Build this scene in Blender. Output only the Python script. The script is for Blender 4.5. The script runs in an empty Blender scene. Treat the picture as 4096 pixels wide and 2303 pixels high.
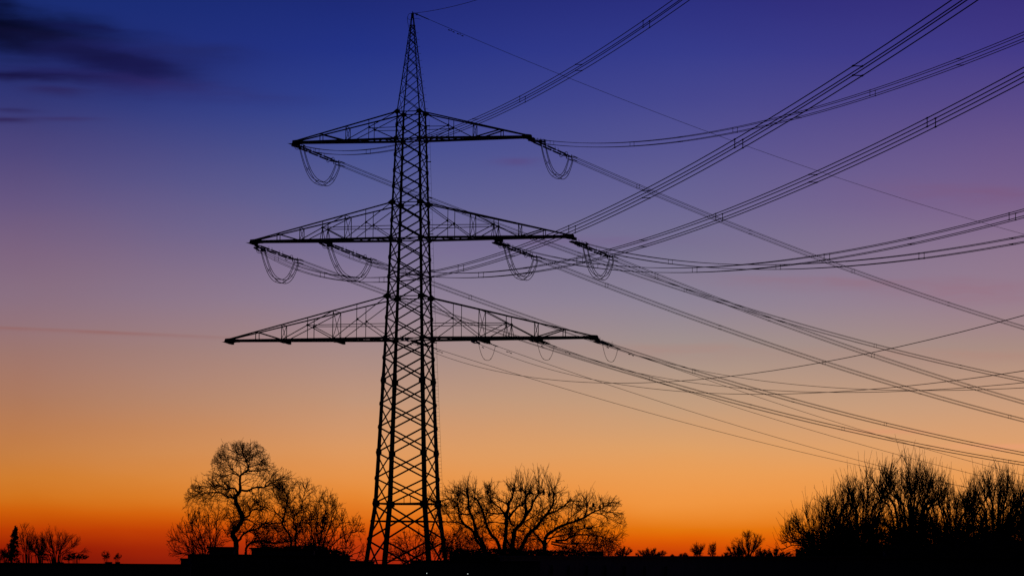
import bpy, math, random
import numpy as np
from mathutils import Vector, Matrix
R = math.radians
SC = bpy.context.scene
COL = SC.collection

# ------------------------------------------------------------------ camera
FPX, PITCH, ROLL, IW, IH = 12479.4, 0.0872810, 0.0082028, 4096, 2303
EYE = np.array([0.0, 0.0, 2.0])
cam_d = bpy.data.cameras.new('camera')
cam_d.sensor_width = 36.0
cam_d.lens = FPX * 36.0 / IW
cam_d.clip_start = 0.5
cam_d.clip_end = 20000
cam = bpy.data.objects.new('camera', cam_d)
COL.objects.link(cam)
cam.matrix_world = Matrix.Translation(EYE) @ Matrix.Rotation(R(90) + PITCH, 4, 'X') @ Matrix.Rotation(ROLL, 4, 'Z')
SC.camera = cam
SC.view_settings.view_transform = 'Standard'
SC.view_settings.look = 'None'
SC.view_settings.exposure = 0
SC.view_settings.gamma = 1

def ray(x, y):
    X, Y = x - IW / 2, y - IH / 2
    cr, sr = math.cos(ROLL), math.sin(ROLL)
    u, v = cr * X + sr * Y, -sr * X + cr * Y
    c, s = math.cos(PITCH), math.sin(PITCH)
    return np.array([u / FPX, c + v / FPX * s, s - v / FPX * c])

def at(x, y, dist):
    """photograph pixel -> world point at a given distance along the ground"""
    d = ray(x, y)
    return EYE + d * (dist / d[1])

def azel(x, y):
    d = ray(x, y)
    return math.degrees(math.atan2(d[0], d[1])), math.degrees(math.atan2(d[2], math.hypot(d[0], d[1])))

def project(P):
    P = np.atleast_2d(P) - EYE
    c, s = math.cos(PITCH), math.sin(PITCH)
    z = P[:, 1] * c + P[:, 2] * s
    u = FPX * P[:, 0] / z
    v = -FPX * (-P[:, 1] * s + P[:, 2] * c) / z
    cr, sr = math.cos(ROLL), math.sin(ROLL)
    return IW / 2 + cr * u - sr * v, IH / 2 + sr * u + cr * v

# ------------------------------------------------------------------ dusk sky (world)
def lin(c):
    return tuple((v / 255 / 12.92 if v / 255 <= 0.04045 else ((v / 255 + 0.055) / 1.055) ** 2.4) for v in c)

world = bpy.data.worlds.new('World')
SC.world = world
world.use_nodes = True
NT = world.node_tree
NT.nodes.clear()
def N(t, **kw):
    n = NT.nodes.new(t)
    for k, v in kw.items():
        setattr(n, k, v)
    return n
def L(a, b):
    NT.links.new(a, b)
def M(op, a, b=None, c=None, clamp=False):
    n = N('ShaderNodeMath', operation=op, use_clamp=clamp)
    for i, v in enumerate((a, b, c)):
        if v is None:
            continue
        if isinstance(v, (int, float)):
            n.inputs[i].default_value = v
        else:
            L(v, n.inputs[i])
    return n.outputs[0]
def MIX(f, a, b, mode='MIX'):
    n = N('ShaderNodeMix', data_type='RGBA', blend_type=mode)
    for s, v in ((0, f), (6, a), (7, b)):
        if isinstance(v, (int, float)):
            n.inputs[s].default_value = v
        elif isinstance(v, tuple):
            n.inputs[s].default_value = (*v, 1)
        else:
            L(v, n.inputs[s])
    return n.outputs[2]

SKY = {     # observed dusk colours: (photo row, colour) down four columns of the sky
    100: [(0, (25, 44, 114)), (200, (33, 46, 114)), (400, (49, 54, 116)), (600, (77, 70, 124)), (800, (102, 86, 129)), (1000, (124, 100, 128)), (1200, (138, 112, 129)),
          (1400, (157, 118, 111)), (1600, (175, 122, 93)), (1800, (198, 126, 66)), (1900, (208, 125, 48)), (2000, (210, 114, 26)), (2060, (206, 92, 8)), (2130, (184, 56, 3)),
          (2190, (150, 28, 4)), (2240, (126, 20, 6))],
    1400: [(0, (29, 42, 118)), (200, (35, 50, 132)), (400, (49, 64, 140)), (600, (69, 80, 145)), (800, (93, 96, 148)), (1000, (120, 110, 147)), (1200, (144, 126, 148)),
           (1400, (167, 138, 134)), (1600, (193, 149, 122)), (1800, (221, 153, 97)), (1900, (229, 147, 75)), (1980, (231, 136, 50)), (2050, (224, 112, 22)), (2100, (214, 88, 11)),
           (2150, (198, 62, 9)), (2240, (164, 38, 14))],
    2700: [(0, (43, 47, 126)), (200, (53, 59, 138)), (400, (69, 71, 142)), (600, (87, 85, 145)), (800, (105, 100, 147)), (1000, (122, 115, 146)), (1200, (141, 131, 150)),
           (1400, (163, 145, 139)), (1600, (193, 157, 127)), (1800, (224, 161, 102)), (1900, (235, 157, 84)), (2000, (240, 150, 66)), (2060, (236, 137, 44)), (2110, (228, 118, 14)),
           (2160, (224, 92, 3)), (2240, (190, 48, 8))],
    4000: [(0, (56, 48, 124)), (200, (66, 58, 134)), (400, (86, 72, 136)), (600, (106, 86, 138)), (800, (122, 98, 140)), (1000, (140, 116, 142)), (1200, (152, 126, 142)),
           (1400, (169, 140, 130)), (1600, (201, 156, 124)), (1800, (224, 160, 106)), (1900, (233, 157, 88)), (2000, (238, 150, 68)), (2060, (236, 138, 48)), (2120, (230, 116, 16)),
           (2170, (222, 92, 6)), (2240, (196, 56, 6))],
}
tc = N('ShaderNodeTexCoord')
sep = N('ShaderNodeSeparateXYZ')
L(tc.outputs['Generated'], sep.inputs[0])
sx, sy, sz = sep.outputs
EL = M('MULTIPLY', M('ARCSINE', sz), 180 / math.pi)
AZ = M('MULTIPLY', M('ARCTAN2', sx, sy), 180 / math.pi)
def noise(scale, sa, se, detail, seed):
    cb = N('ShaderNodeCombineXYZ')
    L(M('MULTIPLY', AZ, sa), cb.inputs[0])
    L(M('MULTIPLY', EL, se), cb.inputs[1])
    cb.inputs[2].default_value = seed
    n = N('ShaderNodeTexNoise')
    n.inputs['Scale'].default_value = scale
    n.inputs['Detail'].default_value = detail
    L(cb.outputs[0], n.inputs['Vector'])
    return M('SUBTRACT', n.outputs[0], 0.5)
n_wide = noise(1.0, 0.28, 0.9, 3, 3.1)
n_wisp = noise(1.0, 1.3, 9.0, 5, 21.4)
n_fine = noise(1.0, 0.9, 3.0, 4, 8.7)
ELW = M('ADD', EL, M('MULTIPLY', n_wide, 0.28))
# elevation -> 0..1 with more room near the horizon:  t = (el+2)/92
cols = []
ELMAX = 40.0
for x in (100, 1400, 2700, 4000):
    st = []
    for y, c in SKY[x]:
        st.append((azel(x, y)[1], lin(c)))
    top = st[0]
    st.append((18.0, tuple(v * f for v, f in zip(top[1], (.55, .6, .75)))))
    st.append((39.5, (0.004, 0.007, 0.035)))
    st.sort(key=lambda q: q[0])
    rp = N('ShaderNodeValToRGB')
    cr_ = rp.color_ramp
    while len(cr_.elements) < len(st):
        cr_.elements.new(0.5)
    for e, (el, c) in zip(cr_.elements, st):
        e.position = min(1, max(0, (el + 2) / (ELMAX + 2)))
        e.color = (*c, 1)
    L(M('DIVIDE', M('ADD', ELW, 2.0), ELMAX + 2, clamp=True), rp.inputs[0])
    cols.append((azel(x, 1200)[0], rp.outputs[0]))
sky = cols[0][1]
AZW = M('ADD', AZ, M('MULTIPLY', n_wide, 1.5))
for (a0, _), (a1, c) in zip(cols[:-1], cols[1:]):
    mr = N('ShaderNodeMapRange', interpolation_type='LINEAR')
    L(AZW, mr.inputs[0])
    mr.inputs[1].default_value = a0
    mr.inputs[2].default_value = a1
    sky = MIX(mr.outputs[0], sky, c)
# clouds: soft streaks (photo pixel centre, half length, half height, slope, colour, strength)
def streak(x, y, hl, hh, slope, col, k, warp=1.0):
    global sky
    a0, e0 = azel(x, y)
    da = M('SUBTRACT', AZ, a0)
    de = M('SUBTRACT', EL, e0)
    deg = math.degrees(1 / FPX)
    de = M('SUBTRACT', de, M('MULTIPLY', da, -slope + ROLL))
    de = M('ADD', de, M('MULTIPLY', M('ADD', n_fine, M('MULTIPLY', n_wide, .7)), hh * deg * 1.5 * warp))
    q = M('ADD', M('POWER', M('ABSOLUTE', M('DIVIDE', da, hl * deg)), 2.0), M('ADD', M('POWER', M('DIVIDE', M('MAXIMUM', de, 0.0), hh * deg * .7), 2.0), M('POWER', M('DIVIDE', M('MINIMUM', de, 0.0), hh * deg * 1.3), 2.0)))
    g = M('MULTIPLY', M('EXPONENT', M('MULTIPLY', q, -1.0)), M('ADD', M('MULTIPLY', n_wisp, .9), k), clamp=True)
    sky = MIX(g, sky, lin(col))
streak(-20, 88, 270, 62, .05, (4, 7, 26), 1.0)
streak(0, 20, 90, 40, .1, (10, 15, 52), .7)
streak(-10, 112, 350, 80, .07, (6, 8, 32), .95)
streak(470, 250, 300, 66, .09, (25, 25, 80), .8)
streak(330, 112, 240, 22, .09, (20, 24, 76), .75)
streak(160, 140, 300, 26, .06, (16, 16, 52), .8)
streak(270, 192, 120, 26, .03, (20, 20, 62), .85)
streak(500, 205, 330, 40, .03, (30, 32, 92), .7)
streak(430, 232, 200, 34, .16, (20, 20, 64), .85)
streak(540, 262, 170, 34, .06, (24, 24, 76), .8)
streak(330, 300, 330, 26, .03, (34, 30, 88), .7)
streak(760, 198, 220, 40, .03, (34, 42, 106), .7)
streak(620, 330, 260, 36, .04, (48, 42, 104), .6)
streak(60, 298, 330, 20, .02, (24, 20, 66), .9)
streak(230, 362, 120, 18, .02, (44, 38, 92), .8)
streak(20, 478, 110, 11, -.02, (48, 38, 86), .85)
streak(250, 472, 130, 9, 0, (58, 48, 100), .5)
streak(50, 438, 90, 9, .02, (46, 40, 92), .6)
streak(950, 375, 260, 26, .02, (48, 54, 122), .55)
streak(300, 1322, 560, 7, .035, (150, 100, 96), .55, .3)
streak(2070, 640, 90, 14, 0, (88, 74, 130), .55)
streak(4000, 770, 420, 45, .05, (124, 88, 124), .4)
streak(3400, 1120, 520, 22, .02, (146, 112, 130), .5)
streak(3900, 1160, 300, 40, .03, (152, 110, 126), .35)
streak(2750, 1400, 460, 30, .02, (170, 136, 128), .5)
streak(3850, 1420, 420, 26, .03, (176, 134, 122), .35)
streak(4050, 1782, 240, 12, .01, (232, 158, 116), .7)
streak(3560, 1724, 160, 8, .01, (222, 150, 112), .6)
streak(2280, 960, 420, 30, 0, (118, 96, 138), .35)
streak(1900, 1000, 320, 26, 0, (122, 108, 148), .35)
# away from the afterglow the sky falls off to night
fall = N('ShaderNodeMapRange', interpolation_type='SMOOTHSTEP')
L(M('ABSOLUTE', AZ), fall.inputs[0])
fall.inputs[1].default_value = 14
fall.inputs[2].default_value = 75
night = N('ShaderNodeValToRGB')
night.color_ramp.elements[0].position = 0.03
night.color_ramp.elements[0].color = (0.012, 0.010, 0.018, 1)
night.color_ramp.elements[1].position = 0.6
night.color_ramp.elements[1].color = (0.003, 0.005, 0.022, 1)
L(M('DIVIDE', M('ADD', EL, 2.0), 92.0, clamp=True), night.inputs[0])
sky = MIX(fall.outputs[0], sky, night.outputs[0])
bg = N('ShaderNodeBackground')
bg.inputs[1].default_value = 1.0
L(sky, bg.inputs[0])
wo = N('ShaderNodeOutputWorld')
L(bg.outputs[0], wo.inputs[0])

# ------------------------------------------------------------------ materials
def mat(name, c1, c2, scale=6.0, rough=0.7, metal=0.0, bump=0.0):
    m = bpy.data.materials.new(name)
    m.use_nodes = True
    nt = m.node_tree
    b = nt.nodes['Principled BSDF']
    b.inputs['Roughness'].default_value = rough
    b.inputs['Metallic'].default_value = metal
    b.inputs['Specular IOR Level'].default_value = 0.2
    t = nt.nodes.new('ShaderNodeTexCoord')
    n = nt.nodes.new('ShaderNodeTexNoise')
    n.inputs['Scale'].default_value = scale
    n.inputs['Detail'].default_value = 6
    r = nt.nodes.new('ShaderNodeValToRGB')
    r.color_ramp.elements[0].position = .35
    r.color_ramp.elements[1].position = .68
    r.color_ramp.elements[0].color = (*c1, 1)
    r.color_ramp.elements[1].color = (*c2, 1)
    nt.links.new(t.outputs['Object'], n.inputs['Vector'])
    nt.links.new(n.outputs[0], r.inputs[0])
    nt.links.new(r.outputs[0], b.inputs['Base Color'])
    if bump:
        bn = nt.nodes.new('ShaderNodeBump')
        bn.inputs['Strength'].default_value = bump
        nt.links.new(n.outputs[0], bn.inputs['Height'])
        nt.links.new(bn.outputs[0], b.inputs['Normal'])
    return m
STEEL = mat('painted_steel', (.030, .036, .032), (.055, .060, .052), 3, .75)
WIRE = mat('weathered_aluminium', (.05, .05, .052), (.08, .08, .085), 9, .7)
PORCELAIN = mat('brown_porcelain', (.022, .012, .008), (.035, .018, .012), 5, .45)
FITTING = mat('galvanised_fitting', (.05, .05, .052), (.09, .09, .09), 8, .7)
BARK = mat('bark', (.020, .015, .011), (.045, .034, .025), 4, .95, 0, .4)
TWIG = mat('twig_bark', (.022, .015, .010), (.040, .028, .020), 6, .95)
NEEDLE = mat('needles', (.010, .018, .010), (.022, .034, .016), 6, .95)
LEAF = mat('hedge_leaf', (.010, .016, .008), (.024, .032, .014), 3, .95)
GRASS = mat('rough_grass', (.012, .016, .008), (.030, .030, .016), .35, 1, 0, .3)
WALL = mat('dark_render', (.030, .028, .026), (.050, .046, .042), 1.5, .95, 0, .2)
ROOF = mat('roof_felt', (.014, .014, .015), (.028, .027, .027), 2.5, .95, 0, .2)
BULB = bpy.data.materials.new('lamp_glow')
BULB.use_nodes = True
_b = BULB.node_tree.nodes['Principled BSDF']
_b.inputs['Emission Color'].default_value = (.85, 1, .9, 1)
_b.inputs['Emission Strength'].default_value = .7

# ------------------------------------------------------------------ mesh builder
class MB:
    def __init__(s):
        s.v, s.f, s.n = [], [], 0
    def add(s, v, f):
        v = np.asarray(v, float)
        s.v.append(v)
        f = np.asarray(f, dtype=np.int64)
        s.f.append(f + s.n)
        s.n += len(v)
        return s
    def box8(s, p):
        return s.add(p, [(0, 3, 2, 1), (4, 5, 6, 7), (0, 1, 5, 4), (1, 2, 6, 5), (2, 3, 7, 6), (3, 0, 4, 7)])
    def box(s, lo, hi):
        (a, b, c), (d, e, f) = lo, hi
        return s.box8([(a, b, c), (d, b, c), (d, e, c), (a, e, c), (a, b, f), (d, b, f), (d, e, f), (a, e, f)])
    def bar(s, p, q, w, h=None, up=(0, 0, 1)):
        p, q = np.asarray(p, float), np.asarray(q, float)
        h = h or w
        d = q - p
        d /= np.linalg.norm(d) + 1e-12
        up = np.asarray(up, float)
        if abs(d @ up) > .97:
            up = np.array([0., 1., 0.])
        a = np.cross(d, up); a /= np.linalg.norm(a)
        b = np.cross(a, d)
        o = [(-1, -1), (1, -1), (1, 1), (-1, 1)]
        return s.box8([p + a * i * w / 2 + b * j * h / 2 for i, j in o] + [q + a * i * w / 2 + b * j * h / 2 for i, j in o])
    def angle(s, p, q, w0, w1, a, b, t=.14):
        """L-section member from p to q, flanges along directions a and b"""
        p, q, a, b = (np.asarray(i, float) for i in (p, q, a, b))
        for e, g in ((a, b), (b, a)):
            pts = []
            for c, w in ((p, w0), (q, w1)):
                k = w * t
                st = 0 if e is a else k
                pts += [c + e * st, c + e * w, c + e * w + g * k, c + e * st + g * k]
            s.box8(pts)
        return s
    def tube(s, pts, r, n=4, cap=True):
        pts = np.asarray(pts, float)
        m = len(pts)
        r = np.broadcast_to(np.asarray(r, float), (m,))
        t = np.gradient(pts, axis=0)
        t /= np.linalg.norm(t, axis=1)[:, None] + 1e-12
        ref = np.array([.31, .2, .93]) if abs(t[:, 2]).mean() < .8 else np.array([.9, .4, .1])
        a = np.cross(t, ref); a /= np.linalg.norm(a, axis=1)[:, None] + 1e-12
        b = np.cross(t, a)
        an = np.arange(n) * 2 * math.pi / n
        ring = pts[:, None] + r[:, None, None] * (a[:, None] * np.cos(an)[None, :, None] + b[:, None] * np.sin(an)[None, :, None])
        i = np.arange(m - 1)[:, None] * n
        j = np.arange(n)[None]
        k = (j + 1) % n
        f = np.stack([i + j, i + k, i + n + k, i + n + j], -1).reshape(-1, 4)
        return s.add(ring.reshape(-1, 3), f)
    def ball(s, c, r, n=6):
        z = np.linspace(-1, 1, n)
        return s.tube([np.asarray(c) + np.array([0, 0, r * q]) for q in z], r * np.sqrt(np.maximum(0.02, 1 - z * z)), n + 1)
    def ring(s, c, ax, R0, r, n=20):
        ax = np.asarray(ax, float); ax /= np.linalg.norm(ax)
        a = np.cross(ax, (0, 0, 1.)); a /= np.linalg.norm(a)
        b = np.cross(ax, a)
        return s.tube([np.asarray(c) + R0 * (a * math.cos(t) + b * math.sin(t)) for t in np.linspace(0, 2 * math.pi, n + 1)], r, 5)
    def plate(s, poly, nrm, th):
        """flat convex polygon with thickness"""
        poly = np.asarray(poly, float); nrm = np.asarray(nrm, float); nrm /= np.linalg.norm(nrm)
        c = poly.mean(0); n = len(poly)
        v = np.concatenate([poly - nrm * th / 2, poly + nrm * th / 2, [c - nrm * th / 2, c + nrm * th / 2]])
        f = []
        for i in range(n):
            j = (i + 1) % n
            f.append((i, j, n + j, n + i)); f.append((2 * n, j, i, i)); f.append((2 * n + 1, n + i, n + j, n + j))
        return s.add(v, f)
    def mesh(s, name, off=None):
        v = np.concatenate(s.v)
        f = np.concatenate(s.f)
        if off is not None:
            v = v - np.asarray(off)
        me = bpy.data.meshes.new(name)
        tri = f[:, 2] == f[:, 3]
        cnt = np.where(tri, 3, 4)
        mask = np.ones_like(f, bool); mask[tri, 3] = False
        idx = f[mask].astype(np.int32)
        me.vertices.add(len(v)); me.vertices.foreach_set('co', v.astype(np.float32).ravel())
        me.loops.add(len(idx)); me.loops.foreach_set('vertex_index', idx)
        me.polygons.add(len(f))
        st = np.concatenate([[0], np.cumsum(cnt)[:-1]]).astype(np.int32)
        me.polygons.foreach_set('loop_start', st)
        me.update(calc_edges=True)
        return me

def tag(o, label, cat, group=None, kind=None):
    if label: o['label'] = label
    if cat: o['category'] = cat
    if group: o['group'] = group
    if kind: o['kind'] = kind
    return o
def thing(name, loc, label, cat, group=None, rz=0.0):
    o = bpy.data.objects.new(name, None)
    COL.objects.link(o)
    o.empty_display_size = .5
    o.location = tuple(loc); o.rotation_euler = (0, 0, rz)
    return tag(o, label, cat, group)
def part(name, mb, m, parent=None, off=None, label=None):
    me = mb.mesh(name, off) if isinstance(mb, MB) else mb
    if isinstance(mb, MB): me.materials.append(m)
    o = bpy.data.objects.new(name, me)
    COL.objects.link(o)
    if parent is not None: o.parent = parent
    if label: o['label'] = label
    return o

# ------------------------------------------------------------------ ground
def gz(y):
    """terrain height: level to just past the pylon, then falling gently away"""
    return -.0042 * max(0.0, y - 380.0)
def ground():
    rng = np.random.default_rng(5)
    ys = np.concatenate([[-600, -200, -50], np.linspace(0, 500, 60), [700, 1000, 2000, 4000, 9000]])
    xs = np.concatenate([[-6000, -2000, -600], np.linspace(-200, 200, 60), [600, 2000, 6000]])
    X, Y = np.meshgrid(xs, ys)
    Z = rng.normal(0, .05, X.shape) * (np.abs(X) < 250) * (Y < 600)
    Z = Z + np.array([[gz(q)] for q in ys])
    v = np.stack([X, Y, Z], -1).reshape(-1, 3)
    nx = len(xs)
    f = [(j * nx + i, j * nx + i + 1, (j + 1) * nx + i + 1, (j + 1) * nx + i) for j in range(len(ys) - 1) for i in range(nx - 1)]
    o = part('ground', MB().add(v, f), GRASS)
    o['kind'] = 'structure'
ground()

# ------------------------------------------------------------------ the pylon
BASE = np.array([-11.5426, 350.0, 0.0])
YAW = R(13.7278)
UX = np.array([math.cos(YAW), -math.sin(YAW), 0]); VX = np.array([math.sin(YAW), math.cos(YAW), 0])
ZT, ZM, ZB = 49.325, 38.046, 26.756
LT, LM_, LB = 13.806, 18.643, 21.432
def loc2w(p):
    return BASE + p[0] * UX + p[1] * VX + np.array([0, 0, p[2]])
WZ = [(0, 4.05), (1.6, 3.84), (8.3, 3.03), (26.756, 2.25), (31.48, 2.067), (42.08, 1.723), (52.4, 1.36), (63.7, .10)]
def hw(z):
    return float(np.interp(z, [a for a, _ in WZ], [b for _, b in WZ]))
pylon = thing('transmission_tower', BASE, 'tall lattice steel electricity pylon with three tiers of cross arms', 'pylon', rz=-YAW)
CORN = [(-1, -1), (-1, 1), (1, -1), (1, 1)]      # near-left, far-left, near-right, far-right
def cpt(i, z):
    a, b = CORN[i]
    return np.array([a * hw(z), b * hw(z), z])
LEGW = [(0, .52), (8.3, .46), (13.9, .42), (22.0, .38), (23.0, .33), (26.7, .30), (38, .25), (49.3, .21), (52.39, .19), (52.41, .12), (63.7, .075)]
def lw(z):
    return float(np.interp(z, [a for a, _ in LEGW], [b for _, b in LEGW]))
body_lv = [8.3, 11.1, 13.97, 16.8, 19.4, 22.0, 24.6, 26.756, 29.1, 31.48, 33.67, 35.86, 38.046, 40.05, 42.08, 43.9, 45.7, 47.5, 49.325, 50.9, 52.4]
peak_lv = [52.4, 54.3, 56.0, 57.55, 58.9, 60.05, 61.0, 61.8, 62.4]
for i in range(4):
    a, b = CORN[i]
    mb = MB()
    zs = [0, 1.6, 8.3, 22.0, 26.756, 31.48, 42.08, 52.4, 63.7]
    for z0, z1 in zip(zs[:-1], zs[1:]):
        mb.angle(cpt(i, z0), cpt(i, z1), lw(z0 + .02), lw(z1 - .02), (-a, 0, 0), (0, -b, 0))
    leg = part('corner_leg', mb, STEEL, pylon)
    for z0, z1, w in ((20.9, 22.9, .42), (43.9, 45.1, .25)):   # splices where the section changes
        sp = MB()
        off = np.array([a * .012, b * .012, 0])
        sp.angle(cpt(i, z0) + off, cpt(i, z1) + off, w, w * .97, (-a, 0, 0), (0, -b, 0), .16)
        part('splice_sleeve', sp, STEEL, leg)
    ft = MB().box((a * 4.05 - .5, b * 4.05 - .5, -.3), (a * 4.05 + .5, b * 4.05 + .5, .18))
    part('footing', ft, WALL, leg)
FACES = [(0, 2, (0, 1, 0)), (1, 3, (0, 1, 0)), (0, 1, (1, 0, 0)), (2, 3, (1, 0, 0))]
for fi, (i, j, nrm) in enumerate(FACES):
    mb = MB()
    for z0, z1 in zip(body_lv[:-1], body_lv[1:]):
        w = .165 if z0 < 26 else (.14 if z0 < 42 else .115)
        if fi > 1: w *= .8
        d = np.array(nrm) * w * .36
        mb.bar(cpt(i, z0) + d, cpt(j, z1) + d, w, w * .7, nrm)
        mb.bar(cpt(j, z0) - d, cpt(i, z1) - d, w, w * .7, nrm)
    for z in (8.3, 26.756, 31.48, 38.046, 42.08, 49.325, 52.4, 2.0):
        mb.bar(cpt(i, z), cpt(j, z), .13 if z < 9 else .1, .16 if z in (8.3,) else .1)
    # splayed base: one large X, a tie through its middle, one lower X
    zm = 6.35
    for (p, q) in ((i, j), (j, i)):
        d = np.array(nrm) * (.05 if p == i else -.05)
        mb.bar(cpt(p, 8.2) + d, cpt(q, 4.3) + d, .19, .12, nrm)
        mb.bar(cpt(p, 4.2) + d, cpt(q, .2) + d, .19, .12, nrm)
    mb.bar(cpt(i, zm), cpt(j, zm), .12, .15)
    zt = 9.7
    if fi < 2:
        for t in (.3, .7):
            c0 = cpt(i, 8.3) * (1 - t) + cpt(j, 8.3) * t
            mb.bar(c0, c0 + np.array([0, 0, .84]), .06)
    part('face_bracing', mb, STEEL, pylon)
    pk = MB()
    for z0, z1 in zip(peak_lv[:-1], peak_lv[1:]):
        w = .07 if fi < 2 else .055
        d = np.array(nrm) * w * .36
        pk.bar(cpt(i, z0) + d, cpt(j, z1) + d, w, w * .7, nrm)
        pk.bar(cpt(j, z0) - d, cpt(i, z1) - d, w, w * .7, nrm)
    pk.bar(cpt(i, 62.4), cpt(j, 62.4), .06)
    part('peak_bracing', pk, STEEL, pylon)
cap = MB().box((-.13, -.13, 63.2), (.13, .13, 63.78))
cap.bar((0, 0, 63.7), (0, 0, 63.98), .08)
part('peak_cap', cap, STEEL, pylon)
# interior ring decks
for z in (8.3, 26.756, 38.046, 49.325):
    mb = MB()
    mb.bar(cpt(0, z), cpt(3, z), .09); mb.bar(cpt(1, z) + (0, 0, .1), cpt(2, z) + (0, 0, .1), .09)
    part('plan_bracing', mb, STEEL, pylon)
# gusset plates at the joints
def gusset(i, z, s, sh):
    a, b = CORN[i]
    c = cpt(i, z)
    mb = MB()
    for ax in (0, 1):
        n = np.array([0, 1., 0]) if ax == 0 else np.array([1., 0, 0])
        e = np.array([1., 0, 0]) if ax == 0 else np.array([0, 1., 0])
        sg = -a if ax == 0 else -b
        o = c + n * (b if ax == 0 else a) * .035
        out = .55 if sh and ax == 0 else .12
        mb.plate([o - e * sg * s * out, o + e * sg * s * .0 + (0, 0, s * .44), o + e * sg * s * .58 + (0, 0, s * .22), o + e * sg * s * .58 - (0, 0, s * .22), o - (0, 0, s * .44)], n, .03)
    part('gusset_plate', mb, STEEL, pylon)
for i in range(4):
    for z in (52.4, 42.08, 31.48):
        gusset(i, z, {52.4: .70, 42.08: .82, 31.48: .86}[z], True)
    for z in (49.325, 38.046, 26.756):
        gusset(i, z, .7, True)
    for z in body_lv:
        if z in (52.4, 42.08, 31.48, 49.325, 38.046, 26.756): continue
        gusset(i, z, .98 if z in (22.0, 13.97) else (1.25 if z == 8.3 else .55), False)
# cross arms
def arm(side, zb, zt, L_, fr, thick_tip=True, empty=False):
    wb, wt = hw(zb), hw(zt)
    X = lambda f: side * (wb + f * (L_ - wb))
    Vw = lambda f: wb + f * (.28 - wb)                       # half depth of the arm at fraction f
    root_t = side * wt
    zt_at = lambda f: zt + ((X(f) - root_t) / (side * L_ - root_t)) * (zb + .12 - zt)
    def vt(f):
        g = (X(f) - root_t) / (side * L_ - root_t)
        return wt + g * (.28 - wt)
    lo = MB(); up = MB(); br = MB()
    for s in (-1, 1):
        B = lambda f: np.array([X(f), s * Vw(f), zb])
        T = lambda f: np.array([X(f), s * vt(f), zt_at(f)])
        lo.bar(B(0), B(1), .16, .26)
        up.bar(np.array([root_t, s * wt, zt]), T(1.0), .13, .135)
        n_, fr1 = fr[0], fr[1]
        mid = lambda a, k: B(a) * (1 - k) + T(a) * k
        w = .075
        # inner bay : top root -> bottom at first frame, sub-strut to bottom root
        def bay(root_top, f0, fn, f1, w):
            k = ((fn - f0) / (f1 - f0))
            P = root_top * (1 - k) + B(f1) * k
            br.bar(root_top, B(f1), w); br.bar(P, B(f0), w)
            br.bar(np.array([X(fn), P[1], zb]), np.array([X(fn), P[1], T(fn)[2]]), w * .8)
            return P
        if len(fr) == 3:
            P = bay(np.array([root_t, s * wt, zt]), 0, fr[0], fr[1], w)
            br.bar(P + (0, 0, -.12), np.array([side * hw(P[2]), s * hw(P[2]), P[2] - .12]), .07)
            br.bar(B(fr[1]), T(fr[1]), w)
            br.bar(T(fr[2]), B(fr[1]), .13); br.bar(B(fr[2]), T(fr[2]), w)
        else:
            P = bay(np.array([root_t, s * wt, zt]), 0, fr[0], fr[1], w)
            br.bar(B(fr[1]), T(fr[1]), w)
            P2 = bay(T(fr[1]), fr[1], fr[2], fr[3], w * 1.15)
            zz = P2[2]
            br.bar(P2, np.array([side * hw(zz), s * hw(zz), zz]), .075)
            br.bar(B(fr[3]), T(fr[3]), w)
            br.bar(T(fr[4]), B(fr[3]), .12); br.bar(B(fr[4]), T(fr[4]), w)
            if not empty:
                for q in (-.018, .018):
                    br.bar(P2, B(fr[2] + q), .06)
            br.plate([P2 + np.array([d1, 0, d2]) for d1, d2 in ((-.2, 0), (0, .2), (.2, 0), (0, -.2))], (0, 1, 0), .05)
        br.plate([P + np.array([d1, 0, d2]) for d1, d2 in ((-.16, 0), (0, .16), (.16, 0), (0, -.16))], (0, 1, 0), .05)
    fb = [fr[1]] if len(fr) == 3 else [fr[1], fr[3]]
    for f in fb:
        a0, a1 = np.array([X(f), -Vw(f), zb]), np.array([X(f), Vw(f), zb])
        b0, b1 = np.array([X(f), -vt(f), zt_at(f)]), np.array([X(f), vt(f), zt_at(f)])
        br.bar(a0, b1, .05); br.bar(a1, b0, .05); br.bar(b0, b1, .06)
    # plan bracing between the two bottom chords
    ks = np.linspace(0, .94, 9)
    for q, (f0, f1) in enumerate(zip(ks[:-1], ks[1:])):
        s = 1 if q % 2 else -1
        br.bar((X(f0), -s * Vw(f0), zb - .02), (X(f1), s * Vw(f1), zb - .02), .09)
        br.bar((X(f1), -Vw(f1), zb + .03), (X(f1), Vw(f1), zb + .03), .08)
    root = part('cross_arm', lo, STEEL, pylon)
    part('top_chord', up, STEEL, root)
    part('lattice', br, STEEL, root)
    tp = MB()
    tp.plate([(X(.965), 0, zb + .3), (X(1.012), 0, zb + .24), (X(1.02), 0, zb - .2), (X(.985), 0, zb - .3), (X(.95), 0, zb - .16)], (0, 1, 0), .62)
    tp.box((min(X(.93), X(1.0)), -.34, zb - .17), (max(X(.93), X(1.0)), .34, zb + .17))
    part('tip_plate', tp, STEEL, root)
    # splice cover plates on the bottom chord
    f = .55
    for s in (-1, 1):
        pass
    hf = [1.0] if len(fr) == 3 else ([1.0, fr[2]] if not empty and zb > 30 else [.995, fr[1], fr[3]])
    for f in hf:
        for s in (-1, 1):
            hp = MB()
            y = s * (Vw(f) + .02)
            x0 = X(f)
            hp.plate([(x0 - .75, y, zb - .1), (x0 + .55, y, zb - .1), (x0 + .55, y, zb - .42), (x0 + .25, y, zb - .42)], (0, 1, 0), .06)
            part('hanger_plate', hp, STEEL, root)
    return root
FR5 = [.175, .325, .485, .65, .816]
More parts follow.
